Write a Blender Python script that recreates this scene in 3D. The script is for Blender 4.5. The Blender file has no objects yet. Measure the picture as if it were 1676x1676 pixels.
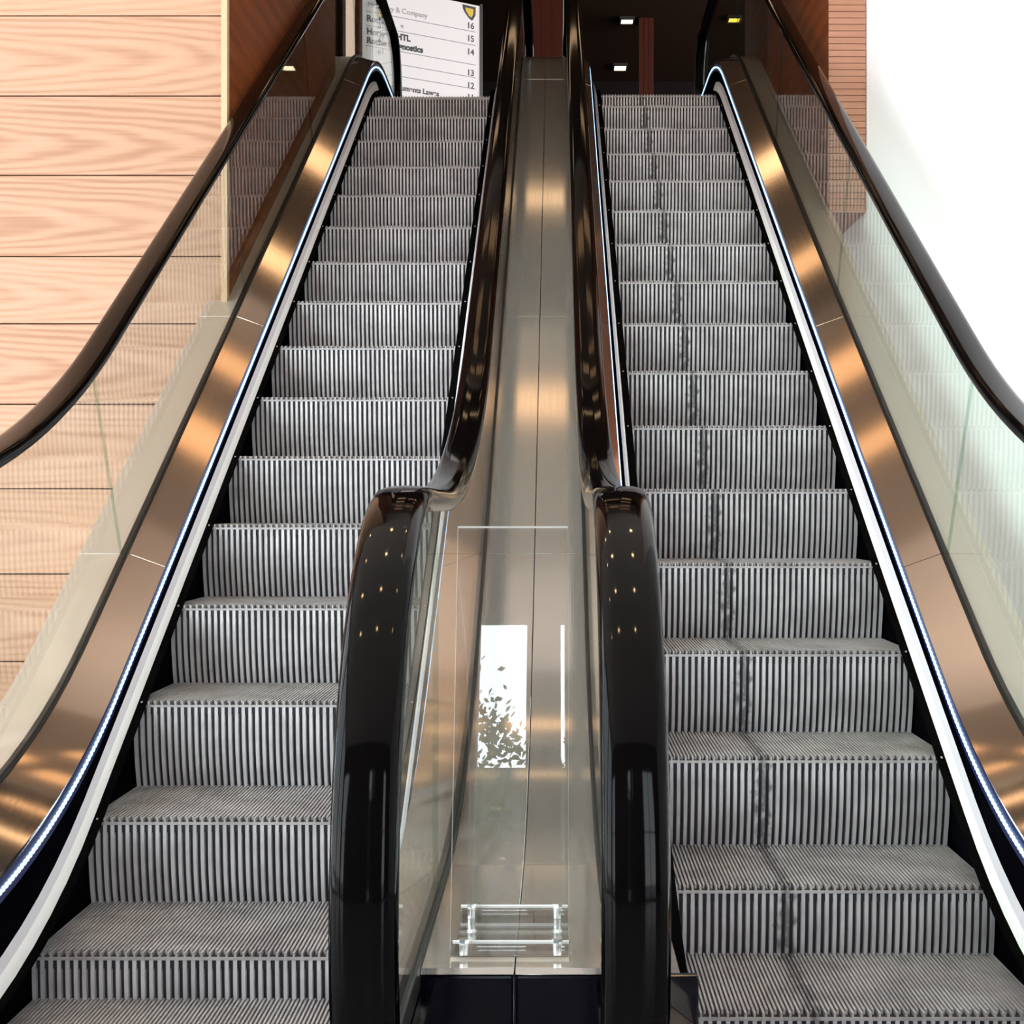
import bpy, bmesh, math, random
from mathutils import Vector, Matrix
random.seed(7)
S = bpy.context.scene
COL = S.collection
F = 2534.0                     # focal length in pixels of the 1676 px frame
FL = 1.07                      # the eye stands this high above the lower floor (z = 0)

# ------------------------------------------------------------------ camera
cd = bpy.data.cameras.new('camera'); cam = bpy.data.objects.new('camera', cd); COL.objects.link(cam)
cam.location = (0, 0, FL); cam.rotation_euler = (math.pi/2, 0, 0)
cd.sensor_width = 36; cd.lens = F/1676*36
cd.shift_x = (838-910)/1676; cd.shift_y = -8/1676
cd.clip_start = 0.05; cd.clip_end = 200
S.camera = cam

# ------------------------------------------------------------------ view, sky, daylight
S.view_settings.view_transform = 'Standard'; S.view_settings.look = 'None'
S.view_settings.gamma = 1; S.view_settings.use_curve_mapping = False
S.view_settings.exposure = 0.0
S.cycles.use_denoising = True
S.cycles.max_bounces = 10; S.cycles.transparent_max_bounces = 24
S.cycles.sample_clamp_indirect = 6
W = bpy.data.worlds.new('overcast sky'); S.world = W; W.use_nodes = True
wn = W.node_tree; bg = wn.nodes['Background']
tc = wn.nodes.new('ShaderNodeTexCoord'); sx = wn.nodes.new('ShaderNodeSeparateXYZ'); rp = wn.nodes.new('ShaderNodeValToRGB')
wn.links.new(tc.outputs['Generated'], sx.inputs[0]); wn.links.new(sx.outputs['Z'], rp.inputs[0])
rp.color_ramp.elements[0].color = (.96, .975, 1, 1); rp.color_ramp.elements[1].color = (.70, .83, 1, 1)
wn.links.new(rp.outputs[0], bg.inputs[0])
SKY = 12.0
bg.inputs['Strength'].default_value = SKY
def portal(name, x0, x1, z0, z1, y):
    l = bpy.data.lights.new(name, 'AREA'); l.shape = 'RECTANGLE'; l.size = x1-x0; l.size_y = z1-z0
    l.cycles.is_portal = True
    o = bpy.data.objects.new(name, l); COL.objects.link(o)
    o.location = ((x0+x1)/2, y, (z0+z1)/2); o.rotation_euler = (math.pi/2, 0, 0)   # shines along +Y
    return o
CEIL = 5.5+FL
REAR = -5.0
WINDOWS = [(-5.5, -3.4), (-0.548, -0.205), (0.03, 0.065), (1.4, 2.8)]          # rear wall, (x from, x to)
ADDED_SIDE = [(-4.6, -1.7), (-1.4, 1.5), (1.8, 4.9)]                                   # left wall, windows added to light the white wall, (y from, y to)
WTOP = 5.08; STOP = 6.2
for a, b in WINDOWS: portal('daylight_portal', a, b, 0.05, WTOP, REAR+.02)
for a, b in ADDED_SIDE:
    portal('daylight_portal', a, b, 0.05, STOP, 0); o = COL.objects[-1]
    o.location = (-5.98, (a+b)/2, (STOP+.05)/2); o.rotation_euler = (math.pi/2, 0, -math.pi/2)

# ------------------------------------------------------------------ helpers
def mat(name, col=(.5, .5, .5), rough=.5, metal=0., spec=.5, coat=0., emit=None, es=1.):
    m = bpy.data.materials.new(name); m.use_nodes = True
    b = m.node_tree.nodes['Principled BSDF']
    b.inputs['Base Color'].default_value = (*col, 1); b.inputs['Roughness'].default_value = rough
    b.inputs['Metallic'].default_value = metal; b.inputs['Specular IOR Level'].default_value = spec
    b.inputs['Coat Weight'].default_value = coat; b.inputs['Coat Roughness'].default_value = .06
    if emit:
        b.inputs['Emission Color'].default_value = (*emit, 1); b.inputs['Emission Strength'].default_value = es
    return m
def N(m, t, **kw):
    n = m.node_tree.nodes.new(t)
    for k, v in kw.items(): setattr(n, k, v)
    return n
def LK(m, a, b): m.node_tree.links.new(a, b)
def P(m): return m.node_tree.nodes['Principled BSDF']
def ramp(m, stops):
    r = N(m, 'ShaderNodeValToRGB'); e = r.color_ramp.elements
    while len(e) < len(stops): e.new(.5)
    for q, (p, c) in zip(e, stops): q.position = p; q.color = (*c, 1) if len(c) == 3 else c
    return r
def coords(m, scale=(1, 1, 1), loc=(0, 0, 0), kind='Object', rot=(0, 0, 0)):
    t = N(m, 'ShaderNodeTexCoord'); mp = N(m, 'ShaderNodeMapping')
    mp.inputs['Scale'].default_value = scale; mp.inputs['Location'].default_value = loc; mp.inputs['Rotation'].default_value = rot
    LK(m, t.outputs[kind], mp.inputs[0]); return mp.outputs[0]

def noise_rough(m, scale, lo, hi, amt=.0):
    """brushed grain: roughness and a whisper of bump that run along the slope"""
    c = coords(m, scale); n = N(m, 'ShaderNodeTexNoise'); n.inputs['Scale'].default_value = 1; n.inputs['Detail'].default_value = 4
    LK(m, c, n.inputs['Vector'])
    mr = N(m, 'ShaderNodeMapRange'); mr.inputs['To Min'].default_value = lo; mr.inputs['To Max'].default_value = hi
    LK(m, n.outputs['Fac'], mr.inputs[0]); LK(m, mr.outputs[0], P(m).inputs['Roughness'])
    if amt:
        b = N(m, 'ShaderNodeBump'); b.inputs['Strength'].default_value = amt; b.inputs['Distance'].default_value = .002
        LK(m, n.outputs['Fac'], b.inputs['Height']); LK(m, b.outputs[0], P(m).inputs['Normal'])

M = {}
M['bronze'] = mat('brushed bronze', (.80, .62, .48), .1, .95); noise_rough(M['bronze'], (240, 3, 3), .06, .10, .006)
M['steel'] = mat('brushed stainless steel', (.82, .76, .69), .15, .84); noise_rough(M['steel'], (300, 3, 3), .07, .13, .012)
M['satin'] = mat('satin stainless steel', (.56, .50, .435), .32, .5); noise_rough(M['satin'], (300, 3, 3), .25, .38, .02)
M['black_gloss'] = mat('black polished skirt metal', (.002, .002, .003), .5, 0, .0)
M['black_face'] = mat('black glossy front plate', (.002, .002, .004), .12, 0, .12)
M['rubber'] = mat('black glossy rubber', (.0015, .0013, .0013), .06, 0, .08)
M['gasket'] = mat('black gasket', (.006, .006, .006), .45, 0, .3)
M['bristle'] = mat('black nylon bristles', (.003, .003, .003), .8, 0, 0)
M['trim_white'] = mat('pale anodised aluminium', (.95, .94, .95), .5, 0)
M['trim_grey'] = mat('grey anodised aluminium', (.62, .60, .66), .5, 0)
M['led_back'] = mat('dark blue light channel', (.01, .015, .08), .3)
M['led'] = mat('blue white light points', (.6, .8, 1), .4, emit=(.36, .60, 1.0), es=2.0)
M['groove'] = mat('black painted groove', (.014, .0135, .015), .6)  # groove paint taken near black to hold the shade between the ribs
M['white_paint'] = mat('white paint', (.86, .87, .88), .6)
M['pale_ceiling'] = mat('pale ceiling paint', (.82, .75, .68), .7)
M['taupe_ceiling'] = mat('taupe soffit paint', (.40, .33, .27), .7)  # daylight falloff put into the ceiling colour
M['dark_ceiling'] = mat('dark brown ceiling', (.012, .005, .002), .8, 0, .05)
M['floor_stone'] = mat('dark polished stone floor', (.30, .28, .27), .2)
M['outside'] = mat('pale paving outdoors', (.38, .37, .35), .9); M['facade'] = mat('dark grey facade', (.06, .055, .05), .8)
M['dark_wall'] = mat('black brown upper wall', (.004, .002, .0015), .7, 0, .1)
M['lamp_frame'] = mat('dark lamp frame', (.03, .025, .02), .4, .5)
M['lamp_warm'] = mat('warm lamp diffuser', (1, .8, .5), .5, emit=(1.0, .58, .28), es=1.3)
M['downlight'] = mat('downlight diffuser', (1, .8, .5), .5, emit=(1.0, .62, .30), es=170)
M['lamp_spot'] = mat('small warm lamp diffuser', (1, .9, .7), .5, emit=(1.0, .86, .55), es=3.0)
M['lamp_yellow'] = mat('small yellow lamp diffuser', (1, .8, .2), .5, emit=(1.0, .66, .05), es=2.4)
M['sign_face'] = mat('backlit white sign face', (.25, .235, .23), .5, emit=(.92, .83, .81), es=.50)
M['ink'] = mat('dark grey lettering', (.03, .03, .03), .6)
M['ink_grey'] = mat('grey lettering', (.22, .2, .2), .6)
M['ink_red'] = mat('red brown lettering', (.4, .15, .1), .6)
M['gold'] = mat('gold emblem', (.42, .27, .02), .4, emit=(.55, .36, .02), es=.22)
M['emblem_black'] = mat('black emblem', (.015, .012, .01), .5)
M['light_strip'] = mat('pale pink lit strip', (.8, .66, .58), .5, emit=(.85, .60, .48), es=1.3)  # glow added so the pale strip stands out in the dark hall
M['bolt'] = mat('bright steel bolt', (.9, .9, .92), .2, .9)
M['mullion'] = mat('dark window frame', (.03, .03, .035), .4, .4)
M['bark'] = mat('brown bark', (.06, .04, .03), .9)
M['leaf'] = mat('dark green leaf', (.05, .08, .03), .6)

# aluminium of the steps: grey with wear, and a dirty streak a little left of the middle
m = M['step'] = mat('worn aluminium', (.5, .5, .5), .42, .35)
c = coords(m, (1, 1, 1)); n1 = N(m, 'ShaderNodeTexNoise'); n1.inputs['Scale'].default_value = 9; n1.inputs['Detail'].default_value = 5
LK(m, c, n1.inputs['Vector'])
oi = N(m, 'ShaderNodeObjectInfo'); ad = N(m, 'ShaderNodeVectorMath'); LK(m, c, ad.inputs[0]); LK(m, oi.outputs['Random'], ad.inputs[1]); LK(m, ad.outputs[0], n1.inputs['Vector'])
r1 = ramp(m, [(.32, (.47, .45, .475)), (.62, (.68, .66, .685))]); LK(m, n1.outputs['Fac'], r1.inputs[0])
LK(m, r1.outputs[0], P(m).inputs['Base Color'])
def stained():
    m = M['step'].copy(); m.name = 'worn aluminium with dirt streak'
    nt = m.node_tree; r = [n for n in nt.nodes if n.type == 'VALTORGB'][0]
    t = N(m, 'ShaderNodeTexCoord'); s = N(m, 'ShaderNodeSeparateXYZ'); LK(m, t.outputs['Object'], s.inputs[0])
    nz = N(m, 'ShaderNodeTexNoise'); nz.inputs['Scale'].default_value = 30; LK(m, t.outputs['Object'], nz.inputs['Vector'])
    a = N(m, 'ShaderNodeMath', operation='MULTIPLY_ADD'); a.inputs[1].default_value = .09; LK(m, nz.outputs['Fac'], a.inputs[0])
    b = N(m, 'ShaderNodeMath', operation='ADD'); b.inputs[1].default_value = .093-.045; LK(m, s.outputs['X'], b.inputs[0]); LK(m, b.outputs[0], a.inputs[2])
    ab = N(m, 'ShaderNodeMath', operation='ABSOLUTE'); LK(m, a.outputs[0], ab.inputs[0])
    mr = N(m, 'ShaderNodeMapRange'); mr.inputs['From Min'].default_value = .004; mr.inputs['From Max'].default_value = .022
    LK(m, ab.outputs[0], mr.inputs[0])
    mx = N(m, 'ShaderNodeMix', data_type='RGBA'); mx.inputs['A'].default_value = (.20, .195, .205, 1)
    LK(m, mr.outputs[0], mx.inputs['Factor']); LK(m, r.outputs[0], mx.inputs['B']); LK(m, mx.outputs['Result'], P(m).inputs['Base Color'])
    return m
M['step_stained'] = stained()
def darker(src, name, k):
    m = M[src].copy(); m.name = name
    for n in m.node_tree.nodes:
        if n.type == 'VALTORGB':
            for e in n.color_ramp.elements: e.color = (e.color[0]*k, e.color[1]*k*.99, e.color[2]*k*.96, 1)
    return m
M['tread'] = darker('step', 'foot worn aluminium', .68); M['tread_stained'] = darker('step_stained', 'foot worn aluminium with dirt streak', .72)  # treads use a darker copy of the step aluminium

# glass: clear with a faint tint, Fresnel reflection on top
def glass(name, tint, ior=1.5, boost=1.0, rough=0.0):
    m = bpy.data.materials.new(name); m.use_nodes = True; nt = m.node_tree; nt.nodes.remove(nt.nodes['Principled BSDF'])
    out = [n for n in nt.nodes if n.type == 'OUTPUT_MATERIAL'][0]
    tr = N(m, 'ShaderNodeBsdfTransparent'); tr.inputs[0].default_value = (*tint, 1)
    gl = N(m, 'ShaderNodeBsdfGlossy'); gl.inputs['Roughness'].default_value = rough
    fr = N(m, 'ShaderNodeFresnel'); ge = N(m, 'ShaderNodeNewGeometry')     # leaving a thin pane reflects like entering it
    im = N(m, 'ShaderNodeMix', data_type='FLOAT'); im.inputs['A'].default_value = ior; im.inputs['B'].default_value = 1/ior
    LK(m, ge.outputs['Backfacing'], im.inputs['Factor']); LK(m, im.outputs['Result'], fr.inputs[0])
    mx = N(m, 'ShaderNodeMixShader')
    if boost != 1.0:
        k = N(m, 'ShaderNodeMath', operation='MULTIPLY'); k.use_clamp = True; k.inputs[1].default_value = boost
        LK(m, fr.outputs[0], k.inputs[0]); LK(m, k.outputs[0], mx.inputs[0])
    else: LK(m, fr.outputs[0], mx.inputs[0])
    LK(m, tr.outputs[0], mx.inputs[1]); LK(m, gl.outputs[0], mx.inputs[2]); LK(m, mx.outputs[0], out.inputs[0])
    return m
M['glass'] = glass('clear greenish glass', (.945, .975, .952), 1.5, .65)
M['glass_edge'] = glass('green glass edge', (.80, .87, .83), 1.3)
M['acrylic'] = glass('clear acrylic', (.985, .985, .985), 1.49, 1.5)
M['window_glass'] = glass('window glass', (.97, .98, .98), 1.45)
M['acrylic_edge'] = mat('bright acrylic edge', (.96, .96, .98), .3)

# pale wood planks with long cathedral figure
def wood(name, stops, ring_scale, stretch, cx, streak=(1.2, 1, 40), rough=.5, mixf=.5):
    m = mat(name, (.5, .3, .2), rough)
    oi = N(m, 'ShaderNodeObjectInfo')
    t = N(m, 'ShaderNodeTexCoord')
    nz = N(m, 'ShaderNodeTexNoise'); nz.inputs['Scale'].default_value = 2.2; nz.inputs['Detail'].default_value = 4
    ad0 = N(m, 'ShaderNodeVectorMath'); LK(m, t.outputs['Object'], ad0.inputs[0]); LK(m, oi.outputs['Random'], ad0.inputs[1])
    mp0 = N(m, 'ShaderNodeMapping'); mp0.inputs['Scale'].default_value = (.6, 1, 3.0); LK(m, ad0.outputs[0], mp0.inputs[0]); LK(m, mp0.outputs[0], nz.inputs['Vector'])
    mp = N(m, 'ShaderNodeMapping'); mp.inputs['Scale'].default_value = stretch; mp.inputs['Location'].default_value = (cx*stretch[0], 0, 0)
    LK(m, t.outputs['Object'], mp.inputs[0])
    md = N(m, 'ShaderNodeVectorMath', operation='MULTIPLY_ADD'); md.inputs[1].default_value = (.05, 0, .05); LK(m, nz.outputs['Color'], md.inputs[0]); LK(m, mp.outputs[0], md.inputs[2])
    wv = N(m, 'ShaderNodeTexWave', wave_type='RINGS', rings_direction='Y'); wv.inputs['Scale'].default_value = ring_scale
    wv.inputs['Distortion'].default_value = 1.5; wv.inputs['Detail'].default_value = 3; wv.inputs['Detail Scale'].default_value = 1.5
    LK(m, md.outputs[0], wv.inputs['Vector'])
    st = N(m, 'ShaderNodeTexNoise'); st.inputs['Scale'].default_value = 1; st.inputs['Detail'].default_value = 6
    mp2 = N(m, 'ShaderNodeMapping'); mp2.inputs['Scale'].default_value = streak; LK(m, ad0.outputs[0], mp2.inputs[0]); LK(m, mp2.outputs[0], st.inputs['Vector'])
    mix = N(m, 'ShaderNodeMix', data_type='FLOAT'); mix.inputs['Factor'].default_value = mixf
    LK(m, wv.outputs['Fac'], mix.inputs['A']); LK(m, st.outputs['Fac'], mix.inputs['B'])
    rr = N(m, 'ShaderNodeMath', operation='MULTIPLY_ADD'); rr.inputs[1].default_value = .16; LK(m, oi.outputs['Random'], rr.inputs[0])
    sb = N(m, 'ShaderNodeMath', operation='SUBTRACT'); LK(m, mix.outputs['Result'], sb.inputs[0]); sb.inputs[1].default_value = .08; LK(m, sb.outputs[0], rr.inputs[2])
    r = ramp(m, stops); LK(m, rr.outputs[0], r.inputs[0]); LK(m, r.outputs[0], P(m).inputs['Base Color'])
    return m
M['wood'] = wood('pale pinkish plank wood', [(.20, (.31, .155, .082)), (.46, (.41, .232, .140)), (.76, (.455, .272, .172))], 14, (.075, 1, 1), .55, streak=(.9, 1, 55), mixf=.70)
M['wood_red'] = wood('red brown slat wood', [(.2, (.30, .13, .075)), (.8, (.42, .21, .13))], 3, (.3, 1, 1), 0, streak=(2, 1, 90), mixf=.8)
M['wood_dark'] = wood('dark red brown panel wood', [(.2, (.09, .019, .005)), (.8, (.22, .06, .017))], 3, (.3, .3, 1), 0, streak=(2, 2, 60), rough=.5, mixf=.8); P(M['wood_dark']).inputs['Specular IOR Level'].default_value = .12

def tag(o, label=None, cat=None, group=None, kind=None):
    if label: o['label'] = label
    if cat: o['category'] = cat
    if group: o['group'] = group
    if kind: o['kind'] = kind
    return o
def root(name, loc, label, cat, group=None):
    o = bpy.data.objects.new(name, None); COL.objects.link(o); o.location = loc; o.empty_display_size = .1
    return tag(o, label, cat, group)
def obj(name, verts, faces, mats, parent=None, fm=None, smooth=False, origin=None, bevel=0):
    """one mesh object; verts in world space (z above the floor), origin = parent's place unless given"""
    o0 = Vector(origin) if origin is not None else (world_loc(parent) if parent else Vector((0, 0, 0)))
    me = bpy.data.meshes.new(name)
    me.from_pydata([tuple(Vector(v)-o0) for v in verts], [], faces)
    for q in (mats if isinstance(mats, (list, tuple)) else [mats]): me.materials.append(q)
    if fm:
        for p, i in zip(me.polygons, fm): p.material_index = i
    bm = bmesh.new(); bm.from_mesh(me); bmesh.ops.recalc_face_normals(bm, faces=bm.faces)
    if smooth:
        for f in bm.faces: f.smooth = True
        for e in bm.edges:
            if len(e.link_faces) == 2 and e.calc_face_angle(0) > math.radians(38): e.smooth = False
    bm.to_mesh(me); bm.free()
    o = bpy.data.objects.new(name, me); COL.objects.link(o)
    if parent: o.parent = parent; o.location = o0-world_loc(parent)
    else: o.location = o0
    if bevel:
        b = o.modifiers.new('bevel', 'BEVEL'); b.width = bevel; b.segments = 2; b.limit_method = 'ANGLE'
    return o
def world_loc(o):
    v = Vector((0, 0, 0))
    while o: v = v+o.location; o = o.parent
    return v
def boxvf(x0, x1, y0, y1, z0, z1):
    v = [(x, y, z) for x in (x0, x1) for y in (y0, y1) for z in (z0, z1)]
    f = [(0, 1, 3, 2), (4, 6, 7, 5), (0, 4, 5, 1), (2, 3, 7, 6), (0, 2, 6, 4), (1, 5, 7, 3)]
    return v, f
class MB:
    def __init__(s): s.v = []; s.f = []; s.m = []
    def add(s, v, f, mi=0):
        k = len(s.v); s.v += list(v); s.f += [tuple(i+k for i in q) for q in f]; s.m += [mi]*len(f); return s
    def box(s, *a, mi=0): return s.add(*boxvf(*a), mi)
    def obj(s, name, mats, parent=None, **k): return obj(name, s.v, s.f, mats, parent, s.m, **k)
def box(name, a, mt, parent=None, **k): v, f = boxvf(*a); return obj(name, v, f, mt, parent, **k)
def cyl(mb, c, r, axis, length, seg=14, mi=0):
    a = Vector(axis).normalized(); u = a.orthogonal().normalized(); w = a.cross(u); c = Vector(c)
    v = []; f = []
    for e in (0, length):
        for i in range(seg):
            t = 2*math.pi*i/seg; v.append(tuple(c+a*e+u*math.cos(t)*r+w*math.sin(t)*r))
    for i in range(seg): j = (i+1) % seg; f.append((i, j, seg+j, seg+i))
    f.append(tuple(range(seg))); f.append(tuple(range(seg, 2*seg)))
    mb.add(v, f, mi)

# ------------------------------------------------------------------ slope geometry (z measured from the eye, FL added on output)
TAN = math.tan(math.radians(30)); C15 = math.tan(math.radians(15)); C30 = math.cos(math.radians(30))
def path(h, zb, Rb, zt, Rt):
    L0 = -2.897+h
    Yb = (zb-L0)/TAN; Yt = (zt-L0)/TAN
    cb = Yb-Rb*C15; eb = Yb+Rb*C15*C30
    ct = Yt+Rt*C15; et = Yt-Rt*C15*C30
    def z(Y):
        if Y <= cb: return zb
        if Y < eb: return zb+Rb-math.sqrt(Rb*Rb-(Y-cb)**2)
        if Y <= et: return L0+TAN*Y
        if Y < ct: return zt-Rt+math.sqrt(Rt*Rt-(Y-ct)**2)
        return zt
    z.knots = (cb, eb, et, ct)
    return z
STEP = path(0, -1.07, 1.67, 2.60, 1.67)
TRIM_LO = path(-.005, -1.02, 2.0, 2.66, 1.8)
TRIM_HI = path(.035, -.98, 2.0, 2.70, 1.8)
LED_LO = path(.04, -.85, 2.5, 2.86, 1.9)
LED_HI = path(.085, -.805, 2.5, 2.905, 1.9)
DECK_IN = path(.088, -.785, 2.5, 2.93, 1.8)
DECK_OUT = path(.127, -.70, 2.5, 2.95, 1.8)
RAIL = path(.875, .03, 3.3, 3.70, 2.0)
def ysamples(y0, y1, fn=None, step=.11):
    n = max(1, int(round((y1-y0)/step))); return [y0+(y1-y0)*i/n for i in range(n+1)]
ESC = {'left': -.743, 'right': .617}
DMID = (ESC['left']+ESC['right'])/2
def sweep(name, C, s, prof, y0, y1, mt, parent, step=.11, smooth=True, fm=None):
    """prof: closed list of (a, path, dz): a = distance from the escalator's middle on side s"""
    ys = ysamples(y0, y1, None, step); k = len(prof); v = []; f = []; mi = []
    for Y in ys:
        for a, p, dz in prof: v.append((C+s*a, Y, p(Y)+dz+FL))
    for i in range(len(ys)-1):
        for j in range(k):
            q = (j+1) % k
            f.append((i*k+j, i*k+q, (i+1)*k+q, (i+1)*k+j)); mi.append(fm[j] if fm else 0)
    f.append(tuple(range(k))); f.append(tuple((len(ys)-1)*k+j for j in range(k))); mi += [0, 0]
    return obj(name, v, f, mt, parent, mi, smooth=smooth)

# ------------------------------------------------------------------ the building
def structure(o): o['kind'] = 'structure'; return o
mb = MB()
mb.box(-6, 6, REAR, 1.75, -.2, 0); mb.box(-6, -1.43, 1.75, 6.24, -.2, 0); mb.box(1.28, 1.44, 1.75, 7, -.2, 0)
structure(mb.obj('floor', M['floor_stone']))
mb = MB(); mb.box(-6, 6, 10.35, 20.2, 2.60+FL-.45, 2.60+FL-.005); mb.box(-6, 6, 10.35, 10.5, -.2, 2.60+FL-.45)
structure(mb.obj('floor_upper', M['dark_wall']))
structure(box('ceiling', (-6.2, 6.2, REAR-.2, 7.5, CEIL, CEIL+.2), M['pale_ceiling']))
structure(box('ceiling_soffit', (-6.2, 6.2, 7.5, 9.6, CEIL, CEIL+.2), M['taupe_ceiling']))  # middle tone paints in the ceiling's fade away from the lobby daylight
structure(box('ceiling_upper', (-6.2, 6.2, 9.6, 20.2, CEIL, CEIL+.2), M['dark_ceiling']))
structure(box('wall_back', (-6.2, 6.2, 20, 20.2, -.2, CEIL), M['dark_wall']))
mb = MB(); e = [REAR]+[q for w_ in ADDED_SIDE for q in w_]+[20]
for i in range(0, len(e), 2): mb.box(-6.2, -6, e[i], e[i+1], -.2, CEIL)
for a, b in ADDED_SIDE: mb.box(-6.2, -6, a, b, -.2, .05); mb.box(-6.2, -6, a, b, STOP, CEIL)
structure(mb.obj('wall_far_left', M['white_paint']))
mb = MB(); mb.box(6, 6.2, REAR, 3.7, -.2, CEIL); mb.box(1.6, 6.2, 3.5, 3.7, -.2, CEIL); structure(mb.obj('wall_far_right', M['white_paint']))
# white wall along the right escalator
structure(box('wall_right', (1.44, 1.64, 3.5, 10.4, -.2, CEIL), M['white_paint']))
# plank wall on the left, facing the lobby; the escalators rise through the opening at its right end
JX = -1.325
WY = 6.24
w = structure(box('wall_left', (-6, JX-.03, WY+.03, WY+.25, -.2, CEIL), M['dark_wall']))
zs = [3.60, 3.275, 2.94, 2.615, 2.29, 1.98, 1.657, 1.337, 1.01, .739, .414, .074, -.27, -.623, -1.07]
zs = [CEIL-FL, 5.22, 4.90, 4.575, 4.25, 3.925]+zs
for i in range(len(zs)-1):
    for x0, x1 in ((-6, -4.2), (-4.2, JX-.022)):
        b = box('plank', (x0+.002, x1-.001, WY, WY+.03, zs[i+1]+FL+.0022, zs[i]+FL-.0022), M['wood'], w,
                origin=(-2.35+random.uniform(-.12, .12), WY, (zs[i]+zs[i+1])/2+FL+random.uniform(-.02, .02)), bevel=.002)
t = structure(box('trim_1', (JX-.022, JX+.002, WY-.012, WY+.03, -.2, CEIL), mat('pale wood edge', (.56, .37, .22), .4)))
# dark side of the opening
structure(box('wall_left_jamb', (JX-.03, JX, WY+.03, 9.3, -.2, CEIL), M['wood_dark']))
structure(box('wall_left_lower', (JX-.03, JX, 9.3, 10.4, -.2, 2.59+FL), M['dark_wall']))
# slatted bulkhead hanging over the right escalator's outer side
BY = 7.18; BZ = 1.369+FL; BX = 1.269
w = structure(box('wall_right_bulkhead', (BX, 1.438, BY+.014, 10.4, BZ, CEIL), M['wood_dark']))
k = 0
z = BZ
while z < CEIL-.02:
    box('slat', (BX-.004, 1.437, BY, BY+.014, z+.001, z+.029), M['wood_red'], w, origin=(1.35, BY, z), bevel=.0015); z += .030
# rear wall with tall windows, and what stands outside
mb = MB(); xs = [-6.2]
for a, b in WINDOWS: xs += [a, b]
xs.append(6.2)
for i in range(0, len(xs), 2): mb.box(xs[i], xs[i+1], REAR-.2, REAR, -.2, CEIL)
for a, b in WINDOWS: mb.box(a, b, REAR-.2, REAR, WTOP, CEIL); mb.box(a, b, REAR-.2, REAR, -.2, .05)
structure(mb.obj('wall_front', mat('dark brown rear wall', (.05, .035, .03), .5)))
def glazing(n, a, b, top, side):
    mb = MB(); e = .025 if b-a > .5 else .004
    def bx_(p, q, z0, z1, d0=-.15, d1=-.08):
        return (-6+d0, -6+d1, p, q, z0, z1) if side else (p, q, REAR+d0, REAR+d1, z0, z1)
    for q in ((a, a+e, .05, top), (b-e, b, .05, top), (a, b, .05, .05+e), (a, b, top-e, top)): mb.box(*bx_(*q))
    if b-a > .5: mb.box(*bx_(a, b, 2.45, 2.49)); mb.box(*bx_((a+b)/2-.02, (a+b)/2+.02, .05, top))
    fr = structure(mb.obj('window_%d' % n, M['mullion']))
    box('pane', bx_(a+e, b-e, .05+e, top-e, -.12, -.112), M['window_glass'], fr)
for i, (a, b) in enumerate(WINDOWS): glazing(i+1, a, b, WTOP, False)
for i, (a, b) in enumerate(ADDED_SIDE): glazing(i+5, a, b, STOP, True)  # unseen side glazing, put in to brighten the white wall
structure(box('floor_outdoors', (-40, 40, -60, REAR-.2, -.3, -.1), M['outside']))

# ------------------------------------------------------------------ one step, shared by all
PW = .378
def step_meshes(stain):
    mt = M['step_stained'] if stain else M['step']
    mb = MB(); p = .009; D = .445
    mb.box(-.383, .383, .004, D, -.035, -.010, mi=1)
    for i in range(85):
        x = -PW+p*i; y0 = 0 if i % 2 == 0 else .022; a, b = x-.0023, x+.0023
        mb.add([(a, y0, -.010), (b, y0, -.010), (b, D, -.010), (a, D, -.010), (a, y0, 0), (b, y0, 0), (b, D, 0), (a, D, 0)],
               [(4, 5, 6, 7), (0, 1, 5, 4), (1, 2, 6, 5), (3, 0, 4, 7)], 0)
    mb.box(-.383, .383, -.0012, .004, -.0155, -.0095, mi=0)
    t = mb.obj('step', [M['tread_stained' if stain else 'tread'], M['groove']])
    rb = MB(); n = 7; H0 = -.015; H1 = -.262
    prof = [(.009+.046*(i/(n-1))**2.3, H0+(H1-H0)*i/(n-1)) for i in range(n)]
    v = []; f = []
    for y, z in prof: v += [(-.383, y, z), (.383, y, z)]
    for i in range(n-1): f.append((2*i, 2*i+1, 2*i+3, 2*i+2))
    rb.add(v, f, 1)
    for i in range(43):
        x = -PW+.018*i; v = []; f = []
        for y, z in prof: v += [(x-.0056, y, z), (x-.0042, y-.0085, z), (x+.0042, y-.0085, z), (x+.0056, y, z)]
        for q in range(n-1):
            for j in range(3): f.append((4*q+j, 4*q+j+1, 4*q+5+j, 4*q+4+j))
        f.append((0, 1, 2, 3)); rb.add(v, f, 0)
    r = rb.obj('riser', [mt, M['groove']])
    return t, r

# ------------------------------------------------------------------ handrail sections
RPROF = [(-.0395, -.020), (-.0385, -.010), (-.033, -.003), (-.021, .0), (0, .0012), (.021, .0), (.033, -.003), (.0385, -.010), (.0395, -.020),
         (.037, -.030), (.030, -.037), (.012, -.036), (-.012, -.036), (-.030, -.037), (-.037, -.030)]
NY0, NZ0, NR = 2.23, -.48, .51
NY1, NZ1, NR1 = 12.0, 3.30, .40
def rail_points():
    pts = [(NY0+.45, NZ0-NR)]
    for i in range(25):
        t = -math.pi/2-math.pi*i/24; pts.append((NY0+NR*math.cos(t), NZ0+NR*math.sin(t)))
    y = NY0+.12
    while y < NY1-.05: pts.append((y, RAIL(y))); y += .10
    for i in range(25):
        t = math.pi/2-math.pi*i/24; pts.append((NY1+NR1*math.cos(t), NZ1+NR1*math.sin(t)))
    pts.append((NY1-.45, NZ1-NR1)); return pts
RP = rail_points()
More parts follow.
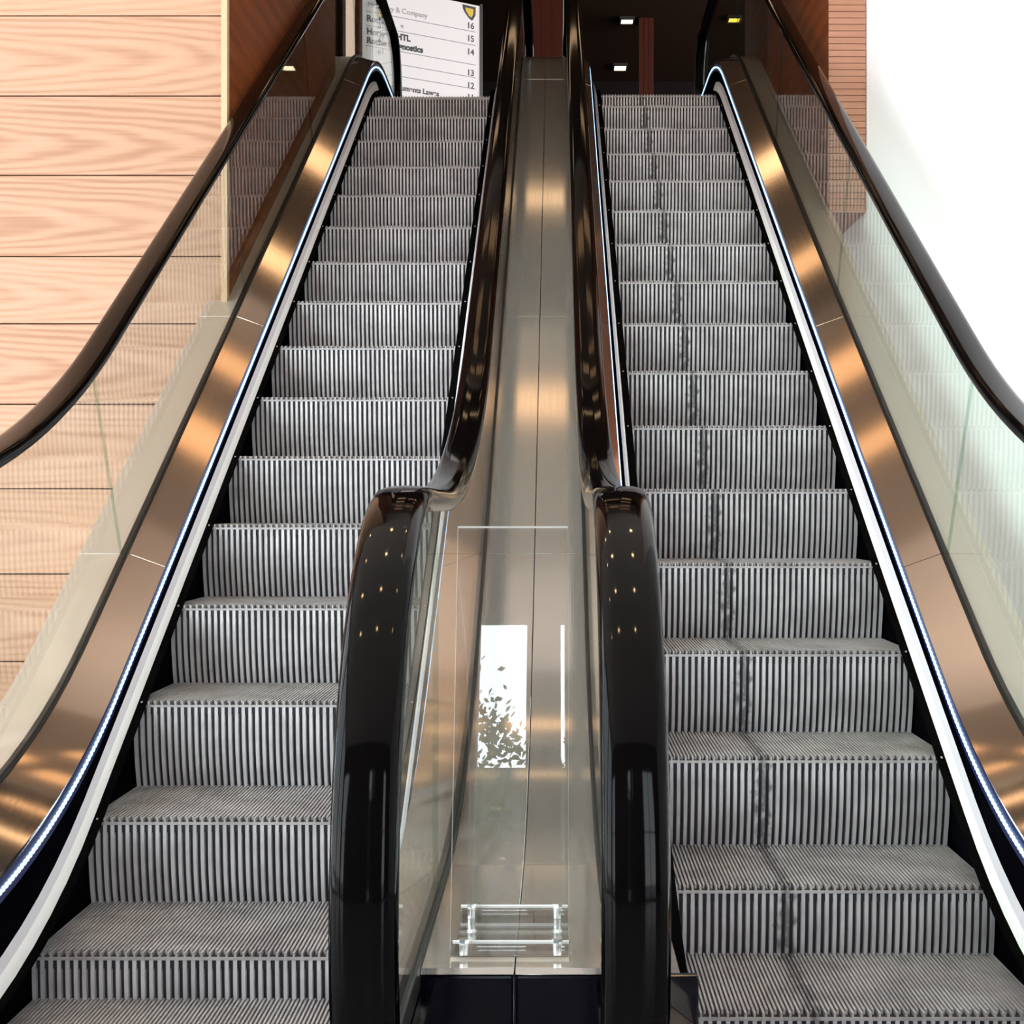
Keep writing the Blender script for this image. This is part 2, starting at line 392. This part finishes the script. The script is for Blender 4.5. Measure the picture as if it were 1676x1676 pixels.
def handrail(C, s, a, parent, label=None):
    v = []; f = []; k = len(RPROF); X = C+s*a
    for i, (y, z) in enumerate(RP):
        p0 = RP[max(0, i-1)]; p1 = RP[min(len(RP)-1, i+1)]
        t = Vector((p1[0]-p0[0], p1[1]-p0[1])).normalized(); nn = Vector((-t.y, t.x))
        for px, pn in RPROF: v.append((X+px, y+nn.x*pn, z+nn.y*pn+FL))
    for i in range(len(RP)-1):
        for j in range(k): q = (j+1) % k; f.append((i*k+j, i*k+q, (i+1)*k+q, (i+1)*k+j))
    f.append(tuple(range(k))); f.append(tuple((len(RP)-1)*k+j for j in range(k)))
    o = obj('handrail', v, f, M['rubber'], parent, smooth=True)
    if label: o['label'] = label
    return o
def resample(pl, n):
    L = [0]
    for p, q in zip(pl, pl[1:]): L.append(L[-1]+math.hypot(q[0]-p[0], q[1]-p[1]))
    out = []; j = 0
    for i in range(n):
        d = L[-1]*i/(n-1)
        while j < len(L)-2 and L[j+1] < d: j += 1
        u = (d-L[j])/max(1e-9, L[j+1]-L[j]); out.append((pl[j][0]+(pl[j+1][0]-pl[j][0])*u, pl[j][1]+(pl[j+1][1]-pl[j][1])*u))
    return out
def glass_panel(X, bot, top, parent):
    n = 40; b = resample(bot, n); t = resample(top, n); h = .0055; v = []; f = []; mi = []
    for (yb, zb), (yt, zt) in zip(b, t):
        v += [(X-h, yb, zb+FL), (X-h, yt, zt+FL), (X+h, yt, zt+FL), (X+h, yb, zb+FL)]
    for i in range(n-1):
        for j in range(4):
            q = (j+1) % 4; f.append((4*i+j, 4*i+q, 4*i+4+q, 4*i+4+j)); mi.append(0 if j in (0, 2) else 1)
    f += [(0, 1, 2, 3), tuple(4*(n-1)+j for j in range(4))]; mi += [1, 1]
    return obj('glass_panel', v, f, [M['glass'], M['glass_edge']], parent, mi)
GZ = -.72
def newel_arc(yc, zc, front):
    GR = (NR if front else NR1)-.03
    a0 = math.asin((GZ-zc)/GR) if front else math.asin((2.93-zc)/GR)
    out = []
    for i in range(24):
        t = a0+(math.pi/2-a0)*i/23
        out.append((yc-GR*math.cos(t), zc+GR*math.sin(t)) if front else (yc+GR*math.cos(t), zc+GR*math.sin(t)))
    return out if front else out[::-1]
GJ = [(2.77, 2.77), (4.54, 4.23), (6.31, 6.00), (8.08, 7.77), (9.85, 9.6)]       # (foot, head) of each glass joint
def balustrade_glass(X, parent):
    edges = [None]+GJ+[None]
    for i in range(len(edges)-1):
        a, b = edges[i], edges[i+1]; g = .0025
        if a is None:
            arc = newel_arc(NY0, NZ0, True); y0 = arc[0][0]
            bot = [(y0, GZ), (b[0]-g, DECK_OUT(b[0])-.02)]; top = arc+[(b[1]-g, RAIL(b[1])-.03)]
        elif b is None:
            arc = newel_arc(NY1, NZ1, False); y1 = arc[-1][0]
            bot = [(y, DECK_OUT(y)-.02) for y in ysamples(a[0]+g, y1)]; top = [(y, RAIL(y)-.03) for y in ysamples(a[1]+g, NY1-.02)]+arc
        else:
            bot = [(y, DECK_OUT(y)-.02) for y in ysamples(a[0]+g, b[0]-g)]; top = [(y, RAIL(y)-.03) for y in ysamples(a[1]+g, b[1]-g)]
        glass_panel(X, bot, top, parent)

DJ = [2.35, 3.02, 4.56, 6.10, 7.65, 9.2, 10.6, 12.3]                              # joints of the deck plates
GA = .527                                                                        # glass sits this far from the middle
def deck_panels(name, C, s, prof, mt, parent, y0, y1):
    e = [y0]+[y for y in DJ if y0+.05 < y < y1-.05]+[y1]
    for a, b in zip(e, e[1:]): sweep(name, C, s, prof, a+.0018, b-.0018, mt, parent)

def escalator(side, label, Y0, stain):
    C = ESC[side]; r = root('escalator', (C, 2.0, 0), label, 'escalator', 'pair of escalators')
    t0, r0 = step_meshes(stain); first = True
    n = -7
    while Y0+.4*n < 10.6:
        Y = Y0+.4*n
        if Y > 2.02:
            if first: t, q = t0, r0; first = False
            else:
                t = t0.copy(); COL.objects.link(t); q = r0.copy(); COL.objects.link(q)
            t.parent = r; t.location = (0, Y-2.0, STEP(Y)+FL); q.parent = t; q.location = (0, 0, 0)
        n += 1
    box('comb_plate', (C-.385, C+.385, 1.75, 2.03, -.06, .004), M['steel'], r)
    box('comb_plate', (C-.385, C+.385, 10.62, 11.4, 2.60+FL-.05, 2.60+FL+.003), M['steel'], r)
    for s in (-1, 1):
        inner = (s > 0) == (side == 'left'); oa = .68-.0015 if inner else .66
        sweep('skirt_panel', C, s, [(.390, STEP, -.42), (.390, TRIM_HI, 0), (.409, LED_LO, 0), (.425, LED_LO, 0), (.425, STEP, -.42)], 1.95, 11.6, M['black_gloss'], r)
        h = sweep('brush_holder', C, s, [(.3895, TRIM_HI, .014), (.380, TRIM_LO, .032), (.3695, TRIM_LO, -.010), (.3895, TRIM_LO, -.022)], 2.95, 9.75,
                  [M['trim_white'], M['trim_grey']], r, fm=[1, 0, 0, 0])
        h['label'] = 'pale aluminium strip along the steps'
        sweep('bristle_strip', C, s, [(.374, TRIM_LO, -.004), (.346, TRIM_LO, .006), (.346, TRIM_LO, .0), (.374, TRIM_LO, -.018)], 2.97, 9.73, M['bristle'], h)
        l = sweep('light_strip', C, s, [(.4045, LED_LO, .0), (.4095, LED_HI, .0), (.425, LED_HI, .0), (.425, LED_LO, 0)], 2.2, 11.6, M['led_back'], r)
        l['label'] = 'dark channel with a row of blue white light points'
        d = MB(); y = 2.25
        while y < 11.5:
            a = C+s*.4045; z0 = LED_LO(y)+.018+FL; dz = LED_LO(y+.0105)-LED_LO(y); zz = .010
            v = [(a+dx*s, y+dy, z0+hz+(dz if dy else 0)) for dx in (-.0015, .006) for dy in (0, .0105) for hz in (0, zz)]
            d.add(v, boxvf(0, 1, 0, 1, 0, 1)[1]); y += .0185
        d = d.obj('light_point', M['led'], l); d['kind'] = 'stuff'; d['label'] = 'row of blue white light points'
        deck_panels('inner_deck_panel', C, s, [(.408, DECK_IN, 0), (.516, DECK_OUT, 0), (.516, DECK_OUT, -.008), (.410, LED_HI, .002)], M['bronze'], r, 2.2, 11.6)
        deck_panels('outer_deck_panel', C, s, [(.538, DECK_OUT, 0), (oa, DECK_OUT, 0), (oa, DECK_OUT, -.010), (.538, DECK_OUT, -.010)], M['steel' if inner else 'satin'], r, 2.35, 12.0)
        sweep('glass_gasket', C, s, [(.517, DECK_OUT, -.03), (.517, DECK_OUT, .010), (.521, DECK_OUT, .014), (.533, DECK_OUT, .014), (.537, DECK_OUT, .010), (.537, DECK_OUT, -.03)],
              1.87, 12.28, M['gasket'], r)
        balustrade_glass(C+s*GA, r)
        handrail(C, s, GA, r)
        # black plates that close the ends and the flanks
        fx = sorted((C+s*.40, C+s*oa))
        sw = MB(); sw.box(fx[0], fx[1], 2.352, 2.37, 0, -.712+FL)
        e = sw.obj('end_plate', M['black_face'], r, bevel=.004)
        gx = sorted((C+s*.50, C+s*.555)); box('newel_base', (gx[0], gx[1], 1.85, 2.352, 0, -.735+FL), M['black_face'], r)
        if not inner:
            sweep('side_cladding', C, s, [(oa-.012, DECK_OUT, -.012), (oa-.002, DECK_OUT, -.012), (oa-.002, STEP, -.8), (oa-.012, STEP, -.8)], 2.36, 12.0, M['steel'], r)
    sweep('underside_cladding', C, 1, [(-.66, STEP, -.80), (.66, STEP, -.80), (.66, STEP, -.82), (-.66, STEP, -.82)], 1.9, 12.0, M['gasket'], r)
    return r
escalator('left', 'left escalator of the pair, clean grey steps rising beside the pale plank wall', 4.922, False)
escalator('right', 'right escalator of the pair, steps with a dark dirt streak, rising beside the white wall', 5.122, True)

# ------------------------------------------------------------------ clear acrylic barrier on the deck between the escalators
bx0, bx1 = -.165, .020
yb, zb_, yt, zt_ = 2.405, -.694, 2.60, -.032
r = root('acrylic_barrier', (DMID, 2.45, -.70+FL), 'clear tilted acrylic barrier bolted to the metal deck between the two escalators', 'barrier')
d = Vector((0, yt-yb, zt_-zb_)).normalized(); nn = Vector((0, -d.z, d.y)); th = .012
v = []
for x in (bx0, bx1):
    for (y, z) in ((yb, zb_), (yt, zt_)):
        for k in (0, 1): v.append((x, y-nn.y*th*k, z-nn.z*th*k+FL))
obj('panel', v, [(0, 2, 6, 4), (1, 5, 7, 3), (0, 4, 5, 1), (2, 3, 7, 6), (0, 1, 3, 2), (4, 6, 7, 5)], [M['acrylic'], M['acrylic_edge']], r, [0, 0, 1, 1, 1, 1])
fp = box('foot_plate', (bx0+.006, bx1, 2.415, 2.66, -.699+FL, -.693+FL), M['acrylic'], r)
for y0 in (2.385, 2.600):
    st = MB(); st.box(bx0+(.004 if y0 > 2.5 else 0), bx1+(0 if y0 > 2.5 else .004), y0, y0+.028, -.692+FL, -.676+FL)
    st = st.obj('foot_strip', M['acrylic'], r, bevel=.002)
    ed = MB(); ed.box(bx0+.004, bx1, y0+.026, y0+.029, -.680+FL, -.675+FL); ed.obj('bright_edge', M['acrylic_edge'], st)
    for x in (bx0+.022, bx1-.018):
        c = MB(); cyl(c, (x, y0+.014, -.693+FL), .0065, (0, 0, 1), .020); cyl(c, (x, y0+.014, -.675+FL), .0085, (0, 0, 1), .006, 6); c.obj('bolt', M['bolt'], r, smooth=True)

# ------------------------------------------------------------------ directory board on the upper floor
A = Vector((-1.818, 14.4, 0)); U = Vector((.8377, .5464, 0)); NV = Vector((.5464, -.8377, 0)); ZT = 4.886
rs = root('directory_board', (A.x+U.x*.64, A.y+U.y*.64, 2.60+FL), 'white lit directory board of floor listings at head of left escalator', 'sign')
def onboard(px, py):
    d = Vector(((px-910)/F, 1, (830-py)/F)); t = A.dot(NV)/d.dot(NV); p = d*t
    return (Vector((p.x, p.y, 0))-A).dot(U), p.z
def bq(name, u0, u1, z0, z1, off, th, mt, parent):
    v = []
    for u in (u0, u1):
        for o in (off, off+th):
            for z in (z0, z1): q = A+U*u+NV*o; v.append((q.x, q.y, z+FL))
    return obj(name, v, boxvf(0, 1, 0, 1, 0, 1)[1], mt, parent)
bq('board', 0, 1.281, 3.55, ZT, -.06, .06, M['sign_face'], rs)
bq('frame', -.03, 0, 2.60, ZT+.02, -.07, .08, M['lamp_frame'], rs); bq('frame', 1.281, 1.311, 2.60, ZT+.02, -.07, .08, M['lamp_frame'], rs)
bq('lower_panel', 0, 1.281, 2.60, 3.55, -.06, .06, M['lamp_frame'], rs)
def text(s, px, py, hpx, mt, right=False, bold=.0):
    u, z = onboard(px, py)
    size = hpx*14.8/F/.70
    cu = bpy.data.curves.new('lettering', 'FONT'); cu.body = s; cu.size = size; cu.align_x = 'RIGHT' if right else 'LEFT'; cu.extrude = .001; cu.offset = bold
    tmp = bpy.data.objects.new('tmp', cu); COL.objects.link(tmp); bpy.context.view_layer.update()
    me = bpy.data.meshes.new_from_object(tmp.evaluated_get(bpy.context.evaluated_depsgraph_get())); bpy.data.objects.remove(tmp)
    me.materials.clear(); me.materials.append(mt)
    o = bpy.data.objects.new('lettering', me); COL.objects.link(o); o.parent = rs
    R = Matrix(((U.x, 0, NV.x), (U.y, 0, NV.y), (0, 1, 0))).to_4x4()
    q = A+U*u+NV*.003; o.matrix_local = Matrix.Translation(Vector((q.x, q.y, z+FL))-rs.location) @ R
for s, px, py, h, mt, b in (('McKinsey & Company', 601, 11, 8.5, 'ink_grey', 0), ('Roche', 600, 34, 9.5, 'ink', .004), ('e', 655.5, 46, 7, 'ink', .002),
                            ('Horwath HTL', 600, 55, 9.5, 'ink', .004), ('Roche Diagnostics', 600, 70, 9.5, 'ink', .004),
                            ('Arguments Lawes', 640, 145, 8.5, 'ink', .002), ('ıııııı', 655, 4, 4, 'ink_red', 0)):
    if 'ı' in s: continue
    text(s, px, py, h, M[mt], False, b)
for s, py in (('16', 48), ('15', 69), ('14', 91), ('13', 125), ('12', 146), ('11', 165)): text(s, 776, py, 10, M['ink'], True, .0015)
for x0, y0, x1 in ((600, 18, 778), (600, 41, 778), (598, 74, 778), (640, 103, 778), (650, 124, 778)):
    u0, z0 = onboard(x0, y0); u1 = onboard(x1, y0)[0]; bq('rule_line', u0, u1, z0-.004, z0+.002, .0, .003, M['ink_grey'], rs)
# shield emblem: black shield with a gold field
def shield(name, sc, off, mt, parent):
    uc, zc = onboard(767.5, 21); w, h = 10.5*14.9/F*1.19*sc, 12*14.9/F*sc
    pl = [(-w, h), (w, h*.93), (w*.97, -h*.2), (w*.6, -h*.85), (w*.45, -h), (0, -h*.75), (-w*.6, -h*.1), (-w*.9, h*.4)]
    v = [];
    for o in (off, off+.004):
        for a, b in pl: q = A+U*(uc+a)+NV*o; v.append((q.x, q.y, zc+b+FL))
    n = len(pl); f = [tuple(range(n)), tuple(range(n, 2*n))]+[(i, (i+1) % n, n+(i+1) % n, n+i) for i in range(n)]
    return obj(name, v, f, mt, parent)
em = shield('emblem', 1.0, .0, M['emblem_black'], rs); shield('emblem_field', .62, .004, M['gold'], em)

# ------------------------------------------------------------------ upper hall: pale strip with added glow, columns
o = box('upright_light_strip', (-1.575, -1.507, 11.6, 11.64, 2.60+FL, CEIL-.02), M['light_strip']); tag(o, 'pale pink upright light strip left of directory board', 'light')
structure(box('trim_2', (-1.507, -1.455, 11.6, 11.64, 2.60+FL, CEIL-.02), M['wood_dark']))
def column(x0, x1, y, label):
    r = root('wood_column', ((x0+x1)/2, y, 2.60+FL), label, 'column')
    n = 3; wv = (x1-x0)/n
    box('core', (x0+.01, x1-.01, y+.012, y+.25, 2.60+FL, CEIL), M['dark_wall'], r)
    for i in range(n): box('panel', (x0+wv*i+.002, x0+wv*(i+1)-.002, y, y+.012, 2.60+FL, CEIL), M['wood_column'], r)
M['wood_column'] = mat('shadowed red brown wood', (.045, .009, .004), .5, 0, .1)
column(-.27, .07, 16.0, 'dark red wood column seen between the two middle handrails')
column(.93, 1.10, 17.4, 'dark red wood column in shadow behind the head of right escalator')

# ------------------------------------------------------------------ ceiling lamps
def lamp(x, y, sx_, sy_, mt, label, group, dz=0):
    z = CEIL
    r = root('ceiling_lamp', (x, y, z), label, 'lamp', group)
    fr = MB(); e = .02
    for q in ((x-sx_-e, x-sx_, y-sy_-e, y+sy_+e), (x+sx_, x+sx_+e, y-sy_-e, y+sy_+e), (x-sx_, x+sx_, y-sy_-e, y-sy_), (x-sx_, x+sx_, y+sy_, y+sy_+e)): fr.box(*q, z-.035, z)
    fr.obj('frame', M['lamp_frame'], r); box('diffuser', (x-sx_, x+sx_, y-sy_, y+sy_, z-.025, z-.005), mt, r)
lamp(.80, 17.45, .065, .085, M['lamp_spot'], 'small bright ceiling lamp, upper of the two left of right escalator head', None)
lamp(2.00, 17.40, .06, .08, M['lamp_yellow'], 'small yellow ceiling lamp above head of right escalator', None)
lamp(.80, 19.3, .072, .11, M['lamp_spot'], 'small bright ceiling lamp, lower of the two left of right escalator head', None)
NTH = ('first', 'second', 'third', 'fourth')
for row, spots in (('right', ((.51, 8.33, .30, .09), (.58, 9.02, .30, .13), (.675, 10.06, .30, .10), (.77, 11.1, .30, .13))),
                   ('left', ((-.765, 8.28, .24, .15), (-.81, 8.95, .24, .10), (-.89, 10.0, .24, .11), (-.96, 11.1, .24, .13))),
                   ('middle', ((-.125, 8.86, .30, .15), (-.10, 10.85, .42, .08)))):
    for i, (x, y, hx, hy) in enumerate(spots):
        lamp(x, y, hx, hy, M['lamp_warm'], 'warm oblong ceiling lamp over the escalators, %s from the lobby in the %s row' % (NTH[i], row), 'warm ceiling lamps over the escalators')
def downlight(x, y, where):
    r = root('downlight', (x, y, CEIL), 'small round downlight in the pale lobby ceiling, ' + where, 'lamp', 'round downlights in the lobby ceiling')
    c = MB(); cyl(c, (x, y, CEIL-.012), .09, (0, 0, 1), .012, 20); c.obj('ring', M['lamp_frame'], r); c = MB(); cyl(c, (x, y, CEIL-.016), .065, (0, 0, 1), .006, 16); c.obj('diffuser', M['downlight'], r)
for x, row in ((-2.1, 'left'), (-.7, 'middle'), (.7, 'right')):
    for i, y in enumerate((.6, 2.2, 3.9, 5.6)): downlight(x, y, '%s from the windows in the %s row' % (NTH[i], row))

# ------------------------------------------------------------------ trees outside, mirrored in the acrylic
def tree(x, y, h, rad, n, label):
    r = root('street_tree', (x, y, -.1), label, 'tree', None)
    t = MB(); pts = [(x, y, -.1, .16), (x+.05, y, h*.35, .12), (x-.05, y+.1, h*.6, .08), (x, y, h*.85, .03)]
    v = []; f = []; k = 8
    for px, py, pz, pr in pts:
        for i in range(k): a = 2*math.pi*i/k; v.append((px+pr*math.cos(a), py+pr*math.sin(a), pz))
    for i in range(len(pts)-1):
        for j in range(k): q = (j+1) % k; f.append((i*k+j, i*k+q, (i+1)*k+q, (i+1)*k+j))
    t.add(v, f); t.obj('trunk', M['bark'], r, smooth=True)
    c = MB()
    cl = [(random.gauss(0, .5)*rad, random.gauss(0, .5)*rad, h*.68+random.gauss(0, .16)*h) for _ in range(40)]
    for _ in range(n):
        q = random.choice(cl); p = Vector((x+q[0]+random.gauss(0, .22), y+q[1]+random.gauss(0, .22), min(h, q[2]+random.gauss(0, .22))))
        a = Vector((random.gauss(0, 1), random.gauss(0, 1), random.gauss(0, 1))).normalized(); b = a.orthogonal().normalized(); s = random.uniform(.05, .09)
        c.add([tuple(p), tuple(p+a*s+b*s*.5), tuple(p+a*s*2), tuple(p+a*s-b*s*.5)], [(0, 1, 2, 3)])
    l = c.obj('foliage', M['leaf'], r); l['kind'] = 'stuff'
r = root('office_building', (-.5, -24, -.1), 'grey office building across the street, seen only mirrored in the acrylic', 'building')
box('facade', (-6, 5, -30, -24, -.1, 11.6), M['facade'], r); box('parapet', (-6.1, 5.1, -24.2, -23.9, 11.6, 12.0), M['mullion'], r)
for i in range(6):
    for j in range(3): box('window', (-5.4+1.75*i, -4.3+1.75*i, -24.03, -23.95, 1.2+3.5*j, 3.2+3.5*j), M['mullion'], r)
tree(-1.75, -14, 9.5, 1.5, 5000, 'leafy street tree outside the rear windows, on the left side')
tree(1.05, -18, 11.0, 1.5, 5000, 'leafy street tree outside the rear windows, on the right side')
